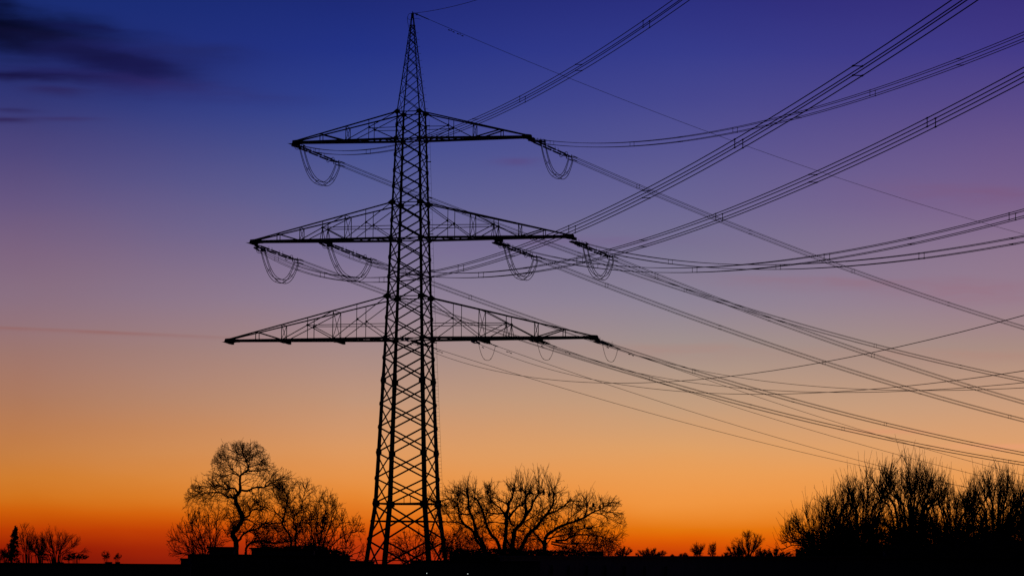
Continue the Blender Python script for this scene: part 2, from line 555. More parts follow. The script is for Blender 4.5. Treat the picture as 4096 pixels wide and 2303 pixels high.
for side in (-1, 1):
    arm(side, ZT, 52.4, LT, [.26, .485, .74])
    arm(side, ZM, 42.08, LM_, FR5)
    arm(side, ZB, 31.48, LB, FR5, empty=(side < 0))
# step bolts up the far right leg and the thin safety rail beside it
bolt_me = MB().bar((0, 0, 0), (.30, 0, 0), .028).mesh('step_bolt'); bolt_me.materials.append(STEEL)
bz = list(np.arange(9.0, 22.5, .42)) + list(np.arange(53.0, 62, .78))
for z in bz:
    o = part('step_bolt', bolt_me, None, pylon)
    o.location = tuple(cpt(3, z))
rl = MB()
rp_ = [cpt(3, z) + (.33, 0, 0) for z in np.linspace(9.5, 51.8, 30)]
rl.tube(rp_, .012, 4)
rail = part('safety_rail', rl, STEEL, pylon)
rk_me = MB().bar((0, 0, 0), (.34, 0, 0), .022).mesh('rail_bracket'); rk_me.materials.append(STEEL)
rkb_me = MB().bar((0, 0, 0), (.38, 0, 0), .07, .1).mesh('rail_bracket'); rkb_me.materials.append(STEEL)
for n, z in enumerate(np.arange(23.2, 51.8, .82)):
    o = part('rail_bracket', rkb_me if n % 5 == 4 else rk_me, None, rail)
    o.location = tuple(cpt(3, z))

# ------------------------------------------------------------------ spans
PSI_N, PSI_F = R(169.0197), R(42.0)
LINES = {   # along-arm position, height, slope at the tower, curvature (fitted catenaries)
 'N1': (-13.850, 49.019, -.16671, .000459), 'N2': (13.842, 48.954, -.16196, .000459), 'N3': (-18.179, 37.440, -.17000, .000459),
 'N4': (-10.438, 37.853, -.17149, .000459), 'N5': (9.793, 37.545, -.16607, .000459), 'N6': (18.635, 37.514, -.16387, .000459),
 'S0': (-.787, 26.833, -.14616, .000421), 'S1': (7.433, 26.486, -.15091, .000421), 'S2': (14.105, 26.570, -.15072, .000421),
 'S3': (21.445, 26.343, -.14787, .000421), 'EN': (-.002, 63.773, -.15552, .000421),
 'F0': (.213, 26.605, -.16872, .000399), 'F1': (7.332, 26.908, -.18636, .000399), 'F2': (14.145, 26.775, -.18094, .000399),
 'F3': (21.433, 26.494, -.18149, .000399), 'L1': (-13.780, 49.049, -.19432, .000435), 'L2': (13.817, 49.040, -.19230, .000435),
 'L3': (-18.629, 37.805, -.19721, .000435), 'L4': (-9.766, 37.718, -.19698, .000435), 'L5': (9.808, 37.665, -.19349, .000435),
 'L6': (18.619, 37.533, -.19215, .000435), 'EF': (.045, 63.869, -.16668, .000399)}
class Span:
    def __init__(s, k):
        s.u, s.z, s.a, s.b = LINES[k]
        s.near = k[0] in 'NS' or k == 'EN'
        psi = PSI_N if s.near else PSI_F
        s.d = np.array([math.sin(psi), math.cos(psi), 0])
        s.l = np.array([s.d[1], -s.d[0], 0])
        if s.l @ UX < 0: s.l = -s.l                   # sideways, towards the right-hand arm
        s.p0 = BASE + s.u * UX + np.array([0, 0, s.z])
    def at(s, q, l=0.0, n=0.0):
        q = np.asarray(q, float)
        P = s.p0 + q[..., None] * s.d + (s.a * q + s.b * q * q)[..., None] * np.array([0, 0, 1.]) + l * s.l
        P[..., 2] += n
        return P
    def t(s, q):
        v = s.d + np.array([0, 0, s.a + 2 * s.b * q]); return v / np.linalg.norm(v)
SP = {k: Span(k) for k in LINES}
WR = .026
QUAD = [(-.2, .2), (.2, .2), (-.2, -.2), (.2, -.2)]
VPH = {'N1': 20.6, 'N2': 12, 'N3': 20, 'N4': 24.5, 'N5': 14.5, 'N6': 7.9, 'L1': 28.5, 'L2': 19, 'L3': 29, 'L4': 24, 'L5': 19.5, 'L6': 15}
ARMW = {'1': 'the left tip of the top arm', '2': 'the right tip of the top arm', '3': 'the left tip of the middle arm',
        '4': 'inside the left half of the middle arm', '5': 'inside the right half of the middle arm', '6': 'the right tip of the middle arm'}
S_END_Q, S_END_S = 7.6, 4.3
for k in ('N1', 'N2', 'N3', 'N4', 'N5', 'N6', 'L1', 'L2', 'L3', 'L4', 'L5', 'L6'):
    s = SP[k]
    smax = 372 if s.near else 330
    o0 = s.at(7.4)
    way = 'rising overhead' if s.near else 'falling away right'
    t = thing('conductor_bundle', o0, f'four-wire line {way} from {ARMW[k[1]]}', 'power line', 'four-wire power line bundles')
    q = np.concatenate([np.linspace(7.4, 60, 16), np.linspace(64, smax, 70)])
    for l, n in QUAD:
        part('wire', MB().tube(s.at(q, l, n), WR if s.near else .029, 5), WIRE, t, o0)
    per = 19.0 if s.near else 21.3
    j = 0
    sq = VPH[k]
    while sq < (255 if s.near else 175):
        prs = ((0, 2), (1, 3)) if j % 2 == 0 else ((0, 1), (2, 3))
        for a, b in prs:
            mb = MB()
            A, B_ = s.at(sq, *QUAD[a]), s.at(sq, *QUAD[b])
            mb.bar(A, B_, .036)
            for c in (A, B_):
                tt = s.t(sq) * .11
                mb.bar(c - tt, c + tt, .06)
            part('spacer', mb, FITTING, t, o0)
        sq += per; j += 1
SW = {'0': 'the pylon body at the bottom arm', '1': 'the inner bracket of the bottom right arm', '2': 'the middle bracket of the bottom right arm', '3': 'the right tip of the bottom arm'}
for k in ('S0', 'S1', 'S2', 'S3', 'F0', 'F1', 'F2', 'F3'):
    s = SP[k]
    o0 = s.at(4.2)
    way = 'rising overhead' if s.near else 'falling away right'
    t = thing('single_conductor', o0, f'thin single line {way} from {SW[k[1]]}', 'power line', 'single power lines of the bottom arm')
    q = np.concatenate([np.linspace(4.2, 60, 16), np.linspace(64, 372 if s.near else 330, 60)])
    part('wire', MB().tube(s.at(q), .022 if s.near else .026, 5), WIRE, t, o0)
    mb = MB()
    for sq in ((6.2,) if k != 'F0' else (1.5, 4.8)):
        c = s.at(sq); tt = s.t(sq)
        mb.bar(c, c - (0, 0, .22), .04)
        mb.bar(c - (0, 0, .2) - tt * .35, c - (0, 0, .2) + tt * .35, .03)
        for e in (-.35, .35): mb.bar(c - (0, 0, .22) + tt * (e - .1), c - (0, 0, .22) + tt * (e + .1), .08)
    part('vibration_damper', mb, FITTING, t, o0)
for k, lab in (('EN', 'thin earth wire rising from the pylon peak to the top edge'), ('EF', 'thin earth wire slanting down right from the pylon peak')):
    s = SP[k]; o0 = s.at(.3)
    t = thing('earth_wire', o0, lab, 'earth wire')
    q = np.concatenate([np.linspace(.3, 60, 16), np.linspace(64, 372 if s.near else 330, 60)])
    part('wire', MB().tube(s.at(q), .025, 5), WIRE, t, o0)
    mb = MB(); mb.bar(s.at(.1), s.at(1.6 if s.near else 2.6), .075)
    part('dead_end_clamp', mb, FITTING, t, o0)
    for sq in ((3.0, 3.5) if s.near else (6.4, 7.9)):
        mb = MB(); c = s.at(sq); tt = s.t(sq)
        mb.bar(c, c - (0, 0, .2), .05)
        mb.bar(c - (0, 0, .2) - tt * .4, c - (0, 0, .2) + tt * .4, .03)
        for e in (-.4, .4): mb.bar(c - (0, 0, .22) + tt * (e - .12), c - (0, 0, .22) + tt * (e + .12), .085)
        part('vibration_damper', mb, FITTING, t, o0)
# earth-wire bonding loop on the left of the peak
pc = np.array([0, 0, 63.4])
loopc = [(.05, -.2, 63.75), (-.35, -.1, 63.72), (-.56, 0, 63.45), (-.60, 0, 63.05), (-.5, 0, 62.5), (-.36, .1, 61.9), (-.26, .15, 61.5)]
loopd = [(.95, 0, 63.05), (.4, .1, 63.2), (-.1, .3, 63.12), (-.45, .1, 63.12), (-.58, 0, 63.3)]
def smooth(pts, n=6):
    pts = np.asarray(pts, float)
    P = np.vstack([2 * pts[0] - pts[1], pts, 2 * pts[-1] - pts[-2]])
    out = []
    for i in range(1, len(P) - 2):
        for t in np.linspace(0, 1, n, endpoint=False):
            a, b, c, d = P[i - 1:i + 3]
            out.append(.5 * ((2 * b) + (c - a) * t + (2 * a - 5 * b + 4 * c - d) * t * t + (3 * b - a - 3 * c + d) * t ** 3))
    out.append(pts[-1])
    return np.array(out)
jl = MB().tube(smooth([loc2w(p) for p in loopc]), .024, 5)
jl.tube(smooth([loc2w(p) for p in loopd]), .02, 5)
jo = part('earth_wire_loop', jl, WIRE, None, loc2w((0, 0, 63)))
jo.location = tuple(loc2w((0, 0, 63)))
tag(jo, 'short looped bonding cable on the left of the pylon peak', 'cable loop')

# ------------------------------------------------------------------ insulator sets
def sheds(mb, A, B_, r):
    """one long-rod insulator: slim end fittings and a ribbed porcelain body"""
    A, B_ = np.asarray(A), np.asarray(B_)
    t = [0, .07, .09, .12]; rr = [.035, .045, r * .7, r * .85]
    for x in np.linspace(.14, .86, 21):
        t.append(x); rr.append(r if len(t) % 2 else r * .78)
    t += [.88, .91, .93, 1]; rr += [r * .85, r * .7, .045, .035]
    mb.tube([A + (B_ - A) * x for x in t], rr, 8)
def ins_quad(k):
    s = SP[k]; o0 = s.at(0)
    side = 'viewer-side' if s.near else 'far-side'
    t = thing('insulator_set', o0, f'{side} double insulator string at {ARMW[k[1]]}', 'insulator', 'double insulator strings of the upper arms')
    lt = .34
    for sq in (.75, 6.05):
        yk = MB()
        if sq < 1: yk.bar(s.at(.05), s.at(.75), .1, .16)
        yk.plate([s.at(sq, -lt - .08, .05), s.at(sq, lt + .08, .05), s.at(sq, lt + .08, -.05), s.at(sq, -lt - .08, -.05)], s.t(sq), .16)
        part('yoke_plate', yk, FITTING, t, o0)
    for l in (-lt, lt):
        mb = MB()
        for a, b in ((.8, 2.45), (2.5, 4.15), (4.2, 5.85)):
            sheds(mb, s.at(a, l), s.at(b, l), .105)
        rod = part('insulator_rod', mb, PORCELAIN, t, o0)
        hn = MB()
        for a in (2.47, 4.17):
            for e in (-.16, .16):
                c = s.at(a + e * .6, l)
                hn.tube([c, c + s.t(a) * e + (0, 0, .18), c + s.t(a) * e * .6 + (0, 0, .36)], .011, 4)
                hn.tube([c, c + s.t(a) * e * 1.4 + (0, 0, .2), c + s.t(a) * e * 1.5 + (0, 0, .33)], .009, 4)
        part('arcing_horn', hn, FITTING, rod, o0)
        rg = MB()
        c = s.at(5.75, l)
        rg.ring(c, s.t(5.75), .27, .028)
        rg.bar(c + (0, 0, -.27), c + (0, 0, .27), .025)
        part('arcing_ring', rg, FITTING, rod, o0)
    cl = MB()
    cl.bar(s.at(6.05, -.16), s.at(6.5, -.16), .05); cl.bar(s.at(6.05, .16), s.at(6.5, .16), .05)
    for q, l in ((6.5, -.2), (6.9, .2)):
        cl.bar(s.at(q, l, .27), s.at(q, l, -.27), .1, .06)
    cl.bar(s.at(6.45, -.25), s.at(6.95, .25), .09)
    part('suspension_yoke', cl, FITTING, t, o0)
    for l, n in QUAD:
        c = MB()
        q0 = 6.5 if l < 0 else 6.9
        c.tube(s.at(np.array([q0, q0 + .35, q0 + .4, q0 + .95, q0 + 1.0, q0 + 1.15]), l, n), [.025, .025, .065, .065, .04, .025], 7)
        part('dead_end_clamp', c, FITTING, t, o0)
def ins_single(k):
    s = SP[k]; o0 = s.at(0)
    side = 'viewer-side' if s.near else 'far-side'
    t = thing('insulator_set', o0, f'{side} short insulator pair at {SW[k[1]]}', 'insulator', 'short insulator pairs of the bottom arm')
    lt = .26
    for sq in (.4, 2.75):
        yk = MB()
        if sq < 1: yk.bar(s.at(.0), s.at(.4), .1, .14)
        else:
            yk.bar(s.at(2.75, -lt), s.at(3.5), .05); yk.bar(s.at(2.75, lt), s.at(3.5), .05)
        yk.plate([s.at(sq, -lt - .06, .05), s.at(sq, lt + .06, .05), s.at(sq, lt + .06, -.05), s.at(sq, -lt - .06, -.05)], s.t(sq), .12)
        part('yoke_plate', yk, FITTING, t, o0)
    for l in (-lt, lt):
        mb = MB()
        sheds(mb, s.at(.45, l), s.at(2.7, l), .1)
        rod = part('insulator_rod', mb, PORCELAIN, t, o0)
        hn = MB()
        for a in (.5, 2.6):
            c = s.at(a, l)
            for e in (-.1, .14):
                hn.tube([c, c + s.t(a) * e + (0, 0, .2), c + s.t(a) * e * .4 + (0, 0, .42)], .011, 4)
        part('arcing_horn', hn, FITTING, rod, o0)
    c = MB().tube(s.at(np.array([3.4, 3.5, 4.2, 4.4])), [.03, .06, .06, .03], 7)
    part('dead_end_clamp', c, FITTING, t, o0)
for k in ('N1', 'N2', 'N3', 'N4', 'N5', 'N6', 'L1', 'L2', 'L3', 'L4', 'L5', 'L6'):
    ins_quad(k)
for k in ('S0', 'S1', 'S2', 'S3', 'F0', 'F1', 'F2', 'F3'):
    ins_single(k)

# ------------------------------------------------------------------ jumper loops
def jumper(a, b, sag, sa, sb, label, quad=True):
    A, B_ = SP[a], SP[b]
    o0 = (A.at(sa) + B_.at(sb)) / 2
    t = thing('jumper_loop', o0, label, 'jumper cable', 'hanging jumper loops')
    tt = np.linspace(0, 1, 30)
    shape = 1 - np.abs(2 * tt - 1) ** 2.6
    W_ = []
    for l, n in (QUAD if quad else [(0, 0)]):
        pa, pb = A.at(sa + (.3 if l > 0 else 0), l, n), B_.at(sb + (.3 if l > 0 else 0), l, n)
        P = pa[None] * (1 - tt)[:, None] + pb[None] * tt[:, None]
        P[:, 2] -= shape * (sag - .0 * n)
        W_.append(P)
        part('wire', MB().tube(P, (.036 if quad else .026), 5), WIRE, t, o0)
    if quad:
        for i in (5, 12, 18, 24):
            mb = MB()
            for p, q in ((0, 3), (1, 2)):
                mb.bar(W_[p][i], W_[q][i], .034)
            for w in W_:
                mb.bar(w[i] - (w[i + 1] - w[i]) * .4, w[i] + (w[i + 1] - w[i]) * .4, .055)
            part('spacer', mb, FITTING, t, o0)
    else:
        mb = MB()
        for i in (10, 21):
            mb.bar(W_[0][i] - (W_[0][i + 1] - W_[0][i]) * .5, W_[0][i] + (W_[0][i + 1] - W_[0][i]) * .5, .06)
        part('cable_clip', mb, FITTING, t, o0)
for n, sg in (('1', 3.15), ('2', 2.95), ('3', 2.85), ('4', 2.85), ('5', 2.85), ('6', 2.85)):
    jumper('N' + n, 'L' + n, sg, 6.9, 6.9, f'four-wire jumper loop hanging below {ARMW[n]}')
for n, sg in (('1', 1.75), ('2', 1.75), ('3', 1.75)):
    jumper('S' + n, 'F' + n, sg, 3.6, 3.9, f'thin single jumper loop hanging below {SW[n]}', False)

# ------------------------------------------------------------------ trees
TR = {}
def resample(P, step):
    P = np.asarray(P, float)
    d = np.concatenate([[0], np.cumsum(np.linalg.norm(np.diff(P, axis=0), axis=1))])
    n = max(3, int(d[-1] / step) + 1)
    q = np.linspace(0, d[-1], n)
    return np.stack([np.interp(q, d, P[:, i]) for i in range(3)], 1)
class Tree:
    def __init__(s, name, px, dist, label, group=None, seed=1, env=None, base_y=None, cat='tree'):
        s.rng = np.random.default_rng(seed)
        s.D = dist
        b = at(px, 2240, dist); b[2] = gz(dist)
        s.base = b
        s.root = thing(name, b, label, cat, group)
        s.limbs, s.twigs = [], []
        s.env = env
        s.loose = 14
    def limb(s, pix, r0, r1, drift=None, d0=0.0, o=(0, 0), sc=1.0, rk=1.0):
        """hand-shaped limb: outline points at the tree's own distance, wandering in depth"""
        dr = s.rng.uniform(-2.2, 2.2) if drift is None else drift
        n = len(pix)
        P = np.array([at(o[0] + x / sc, o[1] + y / sc, s.D) for x, y in pix])
        P[:, 1] += d0 + np.linspace(0, dr, n) + np.concatenate([[0], s.rng.normal(0, .15, n - 1)])
        P = smooth(P, 5)
        P = P + np.concatenate([[[0, 0, 0]], s.rng.normal(0, .018, (len(P) - 1, 3))])
        r = (r0 + (r1 - r0) * np.linspace(0, 1, len(P)) ** .7) * rk
        r = r * (1 + s.rng.normal(0, .05, len(P)))
        s.limbs.append((P, r)); return P
    def grow(s, p, d, L_, r0, r1, jit, up, seg):
        n = max(3, int(L_ / seg))
        P = [np.array(p)]; d = np.array(d, float)
        for i in range(n):
            d = d + s.rng.normal(0, jit, 3) + np.array([0, 0, up])
            d /= np.linalg.norm(d)
            P.append(P[-1] + d * L_ / n)
        P = np.array(P)
        if s.env is not None and not s.ok(P): 
            k = s.cut(P)
            if k < 2: return None
            P = P[:k]
        return P, np.linspace(r0, r1, len(P))
    def ok(s, P):
        return s.cut(P) == len(P)
    def cut(s, P):
        x, y = project(P)
        lim = np.interp(x, [e[0] for e in s.env], [e[1] for e in s.env], left=3000, right=3000) 
        lim = lim - s.rng.exponential(s.loose)
        bad = np.nonzero(y < lim)[0]
        return len(P) if len(bad) == 0 else int(bad[0])
    def spawn(s, parents, per_m, l0, l1, ang, r0, r1, jit, up, seg, t0=.15, upd=0.0, store=None):
        out = []
        for P, r in parents:
            ln = np.linalg.norm(np.diff(P, axis=0), axis=1).sum()
            m = s.rng.poisson(ln * per_m)
            for _ in range(m):
                t = s.rng.uniform(t0, 1) * (len(P) - 1)
                i = min(int(t), len(P) - 2); f = t - i
                p = P[i] * (1 - f) + P[i + 1] * f
                d = P[i + 1] - P[i]; d /= np.linalg.norm(d) + 1e-9
                e = s.rng.normal(0, 1, 3); e -= d * (e @ d); e /= np.linalg.norm(e) + 1e-9
                a = R(s.rng.uniform(*ang))
                q = d * math.cos(a) + e * math.sin(a) + np.array([0, 0, upd]); q /= np.linalg.norm(q) + 1e-9
                rr = min(r0, r[i] * .75)
                g = s.grow(p, q, s.rng.uniform(l0, l1) * (1 - .35 * t / len(P)), rr, min(r1, rr), jit, up, seg)
                if g is not None: out.append(g)
        (s.twigs if store is None else store).extend(out)
        return out
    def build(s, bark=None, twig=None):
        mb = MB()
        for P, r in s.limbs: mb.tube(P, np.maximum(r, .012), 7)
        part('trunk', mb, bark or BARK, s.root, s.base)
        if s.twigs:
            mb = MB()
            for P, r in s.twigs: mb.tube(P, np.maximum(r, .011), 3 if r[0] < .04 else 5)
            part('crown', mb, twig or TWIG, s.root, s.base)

def gnarly(t, k=1.0, size=1.0, parents=None, up=.0, upd=.12):
    par = parents or t.limbs
    a = t.spawn(par, 1.7 * k / size, .9 * size, 2.9 * size, (25, 70), .032, .017, .19, up, .24 * size, .2, upd)
    b = t.spawn(a, 2.3 / size, .4 * size, 1.4 * size, (25, 60), .023, .013, .20, up, .16 * size, .15, upd * .6)
    t.spawn(b, 2.6 / size, .2 * size, .6 * size, (25, 60), .014, .010, .22, up, .12 * size, .2, upd * .4)
def fine(t, h, k=1.0):
    """straight, finely forked twigs of a small far-off tree of height h"""
    a = t.spawn(t.limbs, 9 * k / h, .12 * h, .36 * h, (18, 45), .035, .016, .07, .03, .06 * h, .3, .15)
    b = t.spawn(a, 11 / h, .06 * h, .2 * h, (18, 45), .018, .012, .08, .03, .05 * h, .15, .1)
    t.spawn(b, 12 / h, .04 * h, .1 * h, (18, 45), .012, .009, .1, .03, .03 * h, .15, .1)
def shoots(t, parents, per_m, l0, l1, up=.05, upd=1.0, r=.03, side=True, k=1.0):
    a = t.spawn(parents, per_m, l0, l1, (20, 75), r, .012, .07, up, .3, .12, upd)
    if side:
        b = t.spawn(a, 1.5 * k, .4, 1.4, (15, 45), .016, .010, .08, up, .25, .1, .35)
        t.spawn(b, 1.0 * k, .2, .6, (15, 40), .012, .010, .08, up, .2, .1, .2)
    return a

# --- crooked tall tree left of the pylon
Z2 = dict(o=(650, 1700), sc=2.401, rk=.58)
t = Tree('bare_tree', 945, 300, 'tall crooked bare tree with a snaking trunk, left of the pylon', seed=11,
         env=[(722, 2060), (735, 1985), (770, 1930), (800, 1890), (832, 1895), (852, 1825), (872, 1785), (900, 1778), (940, 1775), (1000, 1768), (1035, 1772), (1062, 1800), (1088, 1848), (1112, 1868), (1150, 1872), (1192, 1892), (1214, 1930), (1232, 2020), (1260, 2120)])
t.loose = 6
t.limb([(715, 1300), (708, 1235), (700, 1110), (672, 1045), (720, 985), (757, 920), (768, 880), (737, 810), (707, 745), (697, 690)], .50, .34, 0, **Z2)
t.limb([(697, 690), (738, 645), (748, 612), (741, 560), (743, 490), (780, 456), (820, 432), (822, 390), (800, 350), (790, 310), (765, 270), (770, 230)], .33, .06, .3, **Z2)
for pl, a, b in [
  ([(700, 690), (640, 690), (600, 672), (540, 645), (470, 642), (400, 652), (330, 662), (270, 690), (215, 695)], .20, .03),
  ([(722, 645), (690, 605), (640, 604), (600, 616), (550, 582), (480, 580), (420, 602), (350, 600), (290, 605)], .20, .03),
  ([(748, 620), (820, 627), (862, 605), (920, 592), (980, 596), (1010, 570), (1045, 552), (1090, 580), (1140, 610)], .22, .04),
  ([(980, 595), (996, 550), (1060, 526), (1120, 520), (1190, 512), (1260, 500)], .11, .03),
  ([(820, 627), (862, 640), (892, 672), (905, 725), (930, 760)], .10, .03),
  ([(770, 888), (830, 870), (860, 822), (900, 806), (942, 816), (985, 800)], .20, .07),
  ([(768, 915), (800, 905), (832, 912)], .14, .1),
  ([(765, 905), (700, 915), (655, 935), (640, 1000)], .10, .03),
  ([(712, 1120), (742, 1095), (780, 1042), (850, 1010), (920, 988), (970, 952), (1040, 945), (1150, 940)], .24, .09),
  ([(743, 490), (700, 470), (660, 462), (600, 482), (555, 470), (510, 480)], .14, .03),
  ([(730, 475), (700, 450), (662, 412), (620, 382), (560, 385)], .10, .02),
  ([(820, 436), (872, 440), (932, 442), (1000, 430), (1050, 440)], .12, .02),
  ([(825, 405), (852, 400), (900, 380), (962, 372), (1030, 350)], .09, .02),
  ([(800, 352), (742, 332), (682, 322), (620, 322), (560, 345)], .09, .02),
  ([(790, 312), (832, 270), (852, 230), (882, 192)], .07, .02),
  ([(780, 290), (740, 290), (690, 252), (640, 232), (605, 205)], .07, .02),
  ([(812, 370), (842, 330), (900, 302), (962, 292)], .07, .02),
  ([(770, 250), (760, 220), (740, 205)], .05, .02),
  ([(640, 690), (620, 730), (625, 790), (640, 860)], .07, .02),
  ([(540, 645), (500, 680), (440, 720), (420, 780)], .06, .02)]:
    t.limb(pl, a, b, **Z2)
gnarly(t, 4.3, .95, up=.015, upd=.10)
t.build()

t = Tree('bare_bush', 850, 290, 'bare bush of outward leaning shoots under the crooked tree', seed=21, cat='bush',
         env=[(660, 2180), (680, 2110), (735, 2080), (750, 2045), (790, 2035), (850, 2020), (900, 2030), (930, 2100), (960, 2200)])
for x, y, dr in ((690, 2150, -1), (715, 2110, .5), (745, 2070, 1), (780, 2050, -.8), (830, 2045, .6), (870, 2060, 0), (700, 2215, .4)):
    t.limb([(850 + (x - 850) * .1, 2290), (850 + (x - 850) * .55, 2215 + (y - 2215) * .35), (x, y)], .07, .02, dr)
shoots(t, t.limbs, 4.5, .8, 2.6, .06, .5, .022)
gnarly(t, 1.3, .75)
t.build()

t = Tree('bare_tree', 1160, 310, 'bushy bare tree with two bowed trunks, right of the crooked tree', seed=31,
         env=[(980, 2150), (1010, 2000), (1040, 1960), (1090, 1940), (1150, 1935), (1190, 1905), (1230, 1900), (1270, 1925), (1320, 1950), (1380, 2080), (1420, 2200)])
for pl, a, b in [
  ([(1240, 1300), (1232, 1100), (1200, 1030), (1150, 952), (1160, 870), (1180, 780), (1190, 700), (1150, 600), (1120, 560)], .26, .04),
  ([(1275, 1300), (1275, 1090), (1280, 1000), (1252, 920), (1270, 860), (1332, 800), (1340, 700), (1372, 600)], .22, .04),
  ([(800, 1300), (800, 1235), (812, 1170), (850, 1130), (920, 1110), (1000, 1112), (1100, 1132), (1260, 1100)], .28, .10),
  ([(1150, 955), (1080, 990), (1030, 1010), (980, 980)], .10, .03),
  ([(1155, 900), (1100, 850), (1000, 800), (930, 770), (870, 740)], .12, .03),
  ([(1175, 800), (1120, 730), (1100, 640)], .09, .03),
  ([(1270, 860), (1220, 790), (1200, 730)], .09, .03),
  ([(1280, 940), (1360, 930), (1450, 920), (1520, 880)], .10, .03)]:
    t.limb(pl, a, b, **Z2)
gnarly(t, 4.2, .95, up=.02)
shoots(t, t.limbs[:2], 1.2, .8, 2.2, .05, .8, .02)
t.build()

t = Tree('bare_bush', 1240, 285, 'dense rounded bare bush with upright shoots beside the left pylon leg', seed=41, cat='bush',
         env=[(1090, 2230), (1150, 2090), (1230, 2000), (1275, 1935), (1300, 1935), (1335, 1965), (1360, 2010), (1388, 2030), (1410, 2120), (1430, 2230)])
for x, y in ((1160, 2150), (1200, 2090), (1240, 2040), (1275, 1990), (1310, 1990), (1340, 2030), (1370, 2070), (1390, 2130), (1300, 2080), (1400, 2190)):
    t.limb([(1250 + (x - 1250) * .1, 2290), (1250 + (x - 1250) * .6, 2210 + (y - 2210) * .4), (x, y)], .08, .02)
shoots(t, t.limbs, 4.5, .8, 2.4, .05, .6, .022)
gnarly(t, 1.5, .75)
t.build()

t = Tree('young_tree', 1375, 280, 'thin young bare tree leaning close to the left pylon leg', seed=51,
         env=[(1340, 2200), (1380, 2090), (1430, 2050), (1455, 2080), (1470, 2170), (1490, 2240)])
for pl in ([(1378, 2290), (1378, 2220), (1383, 2170), (1405, 2120), (1432, 2060)], [(1383, 2170), (1372, 2120), (1370, 2085)], [(1400, 2130), (1430, 2120), (1450, 2090)],
           [(1350, 2290), (1395, 2230), (1430, 2208), (1455, 2205)], [(1395, 2230), (1430, 2240), (1450, 2230)]):
    t.limb(pl, .06, .02)
gnarly(t, .9, .7, up=.05)
t.build()

# --- pollards right of the pylon
Z3 = dict(o=(1600, 1800), sc=2.576, rk=.74)
envm = [(1640, 2100), (1690, 1990), (1730, 1960), (1800, 1930), (1860, 1912), (1900, 1905), (1930, 1940), (1990, 1930), (2040, 1915), (2080, 1880), (2110, 1850),
        (2150, 1850), (2215, 1870), (2250, 1910), (2290, 1965), (2335, 1970), (2370, 1980), (2420, 2000), (2455, 1992), (2480, 2010), (2500, 2075), (2515, 2140), (2535, 2200), (2560, 2250)]
def pollard(px, label, seed, limbs, dist, kg, heads):
    t = Tree('pollarded_tree', px, dist, label, 'old pollarded trees right of the pylon', seed, envm)
    for pl, a, b in limbs:
        t.limb(pl, a, b, **Z3)
    gnarly(t, kg * 2.0, .9, up=.03)
    for hx, hy, n in heads:
        c = at(1600 + hx / 2.576, 1800 + hy / 2.576, dist)
        for _ in range(n):
            d = np.array([t.rng.normal(0, .35), t.rng.normal(0, .35), 1.0])
            g = t.grow(c + t.rng.normal(0, .15, 3), d / np.linalg.norm(d), t.rng.uniform(1.0, 3.0), .022, .011, .06, .03, .3)
            if g is not None:
                t.twigs.append(g); t.spawn([g], 1.6, .25, .8, (15, 45), .012, .010, .08, .03, .2, .1, .3)
        t.limbs.append((np.array([c - (0, 0, .25), c, c + (0, 0, .2)]), np.array([.1, .13, .05])))
    t.build()
pollard(1937, 'left pollard of the trio, its limbs reaching behind the pylon legs', 61, [
  ([(880, 1300), (872, 1080), (850, 1000), (790, 930), (760, 850), (720, 800), (650, 760), (570, 740), (480, 735), (380, 720)], .34, .05),
  ([(740, 820), (680, 780), (635, 720), (605, 650), (590, 560), (550, 520), (480, 505), (400, 540), (330, 530)], .20, .04),
  ([(890, 1300), (880, 1050), (850, 950), (790, 850), (770, 760), (730, 660), (710, 580), (705, 500), (690, 430)], .30, .12),
  ([(705, 480), (640, 440), (580, 440), (520, 430)], .09, .03),
  ([(1040, 1300), (1035, 1060), (1000, 930), (950, 880), (900, 790), (870, 700), (840, 600), (800, 520), (765, 490)], .30, .12),
  ([(560, 740), (500, 680), (490, 650)], .08, .03), ([(590, 560), (540, 600), (480, 590), (400, 570)], .08, .02),
  ([(700, 560), (640, 540), (600, 500)], .07, .02), ([(630, 760), (590, 850), (540, 900)], .08, .02), ([(740, 660), (620, 655), (500, 650)], .10, .03),
  ([(870, 720), (900, 640), (890, 560)], .09, .03)], 305, 1.35, [(690, 430, 9), (705, 480, 6), (770, 490, 10), (590, 555, 5)])
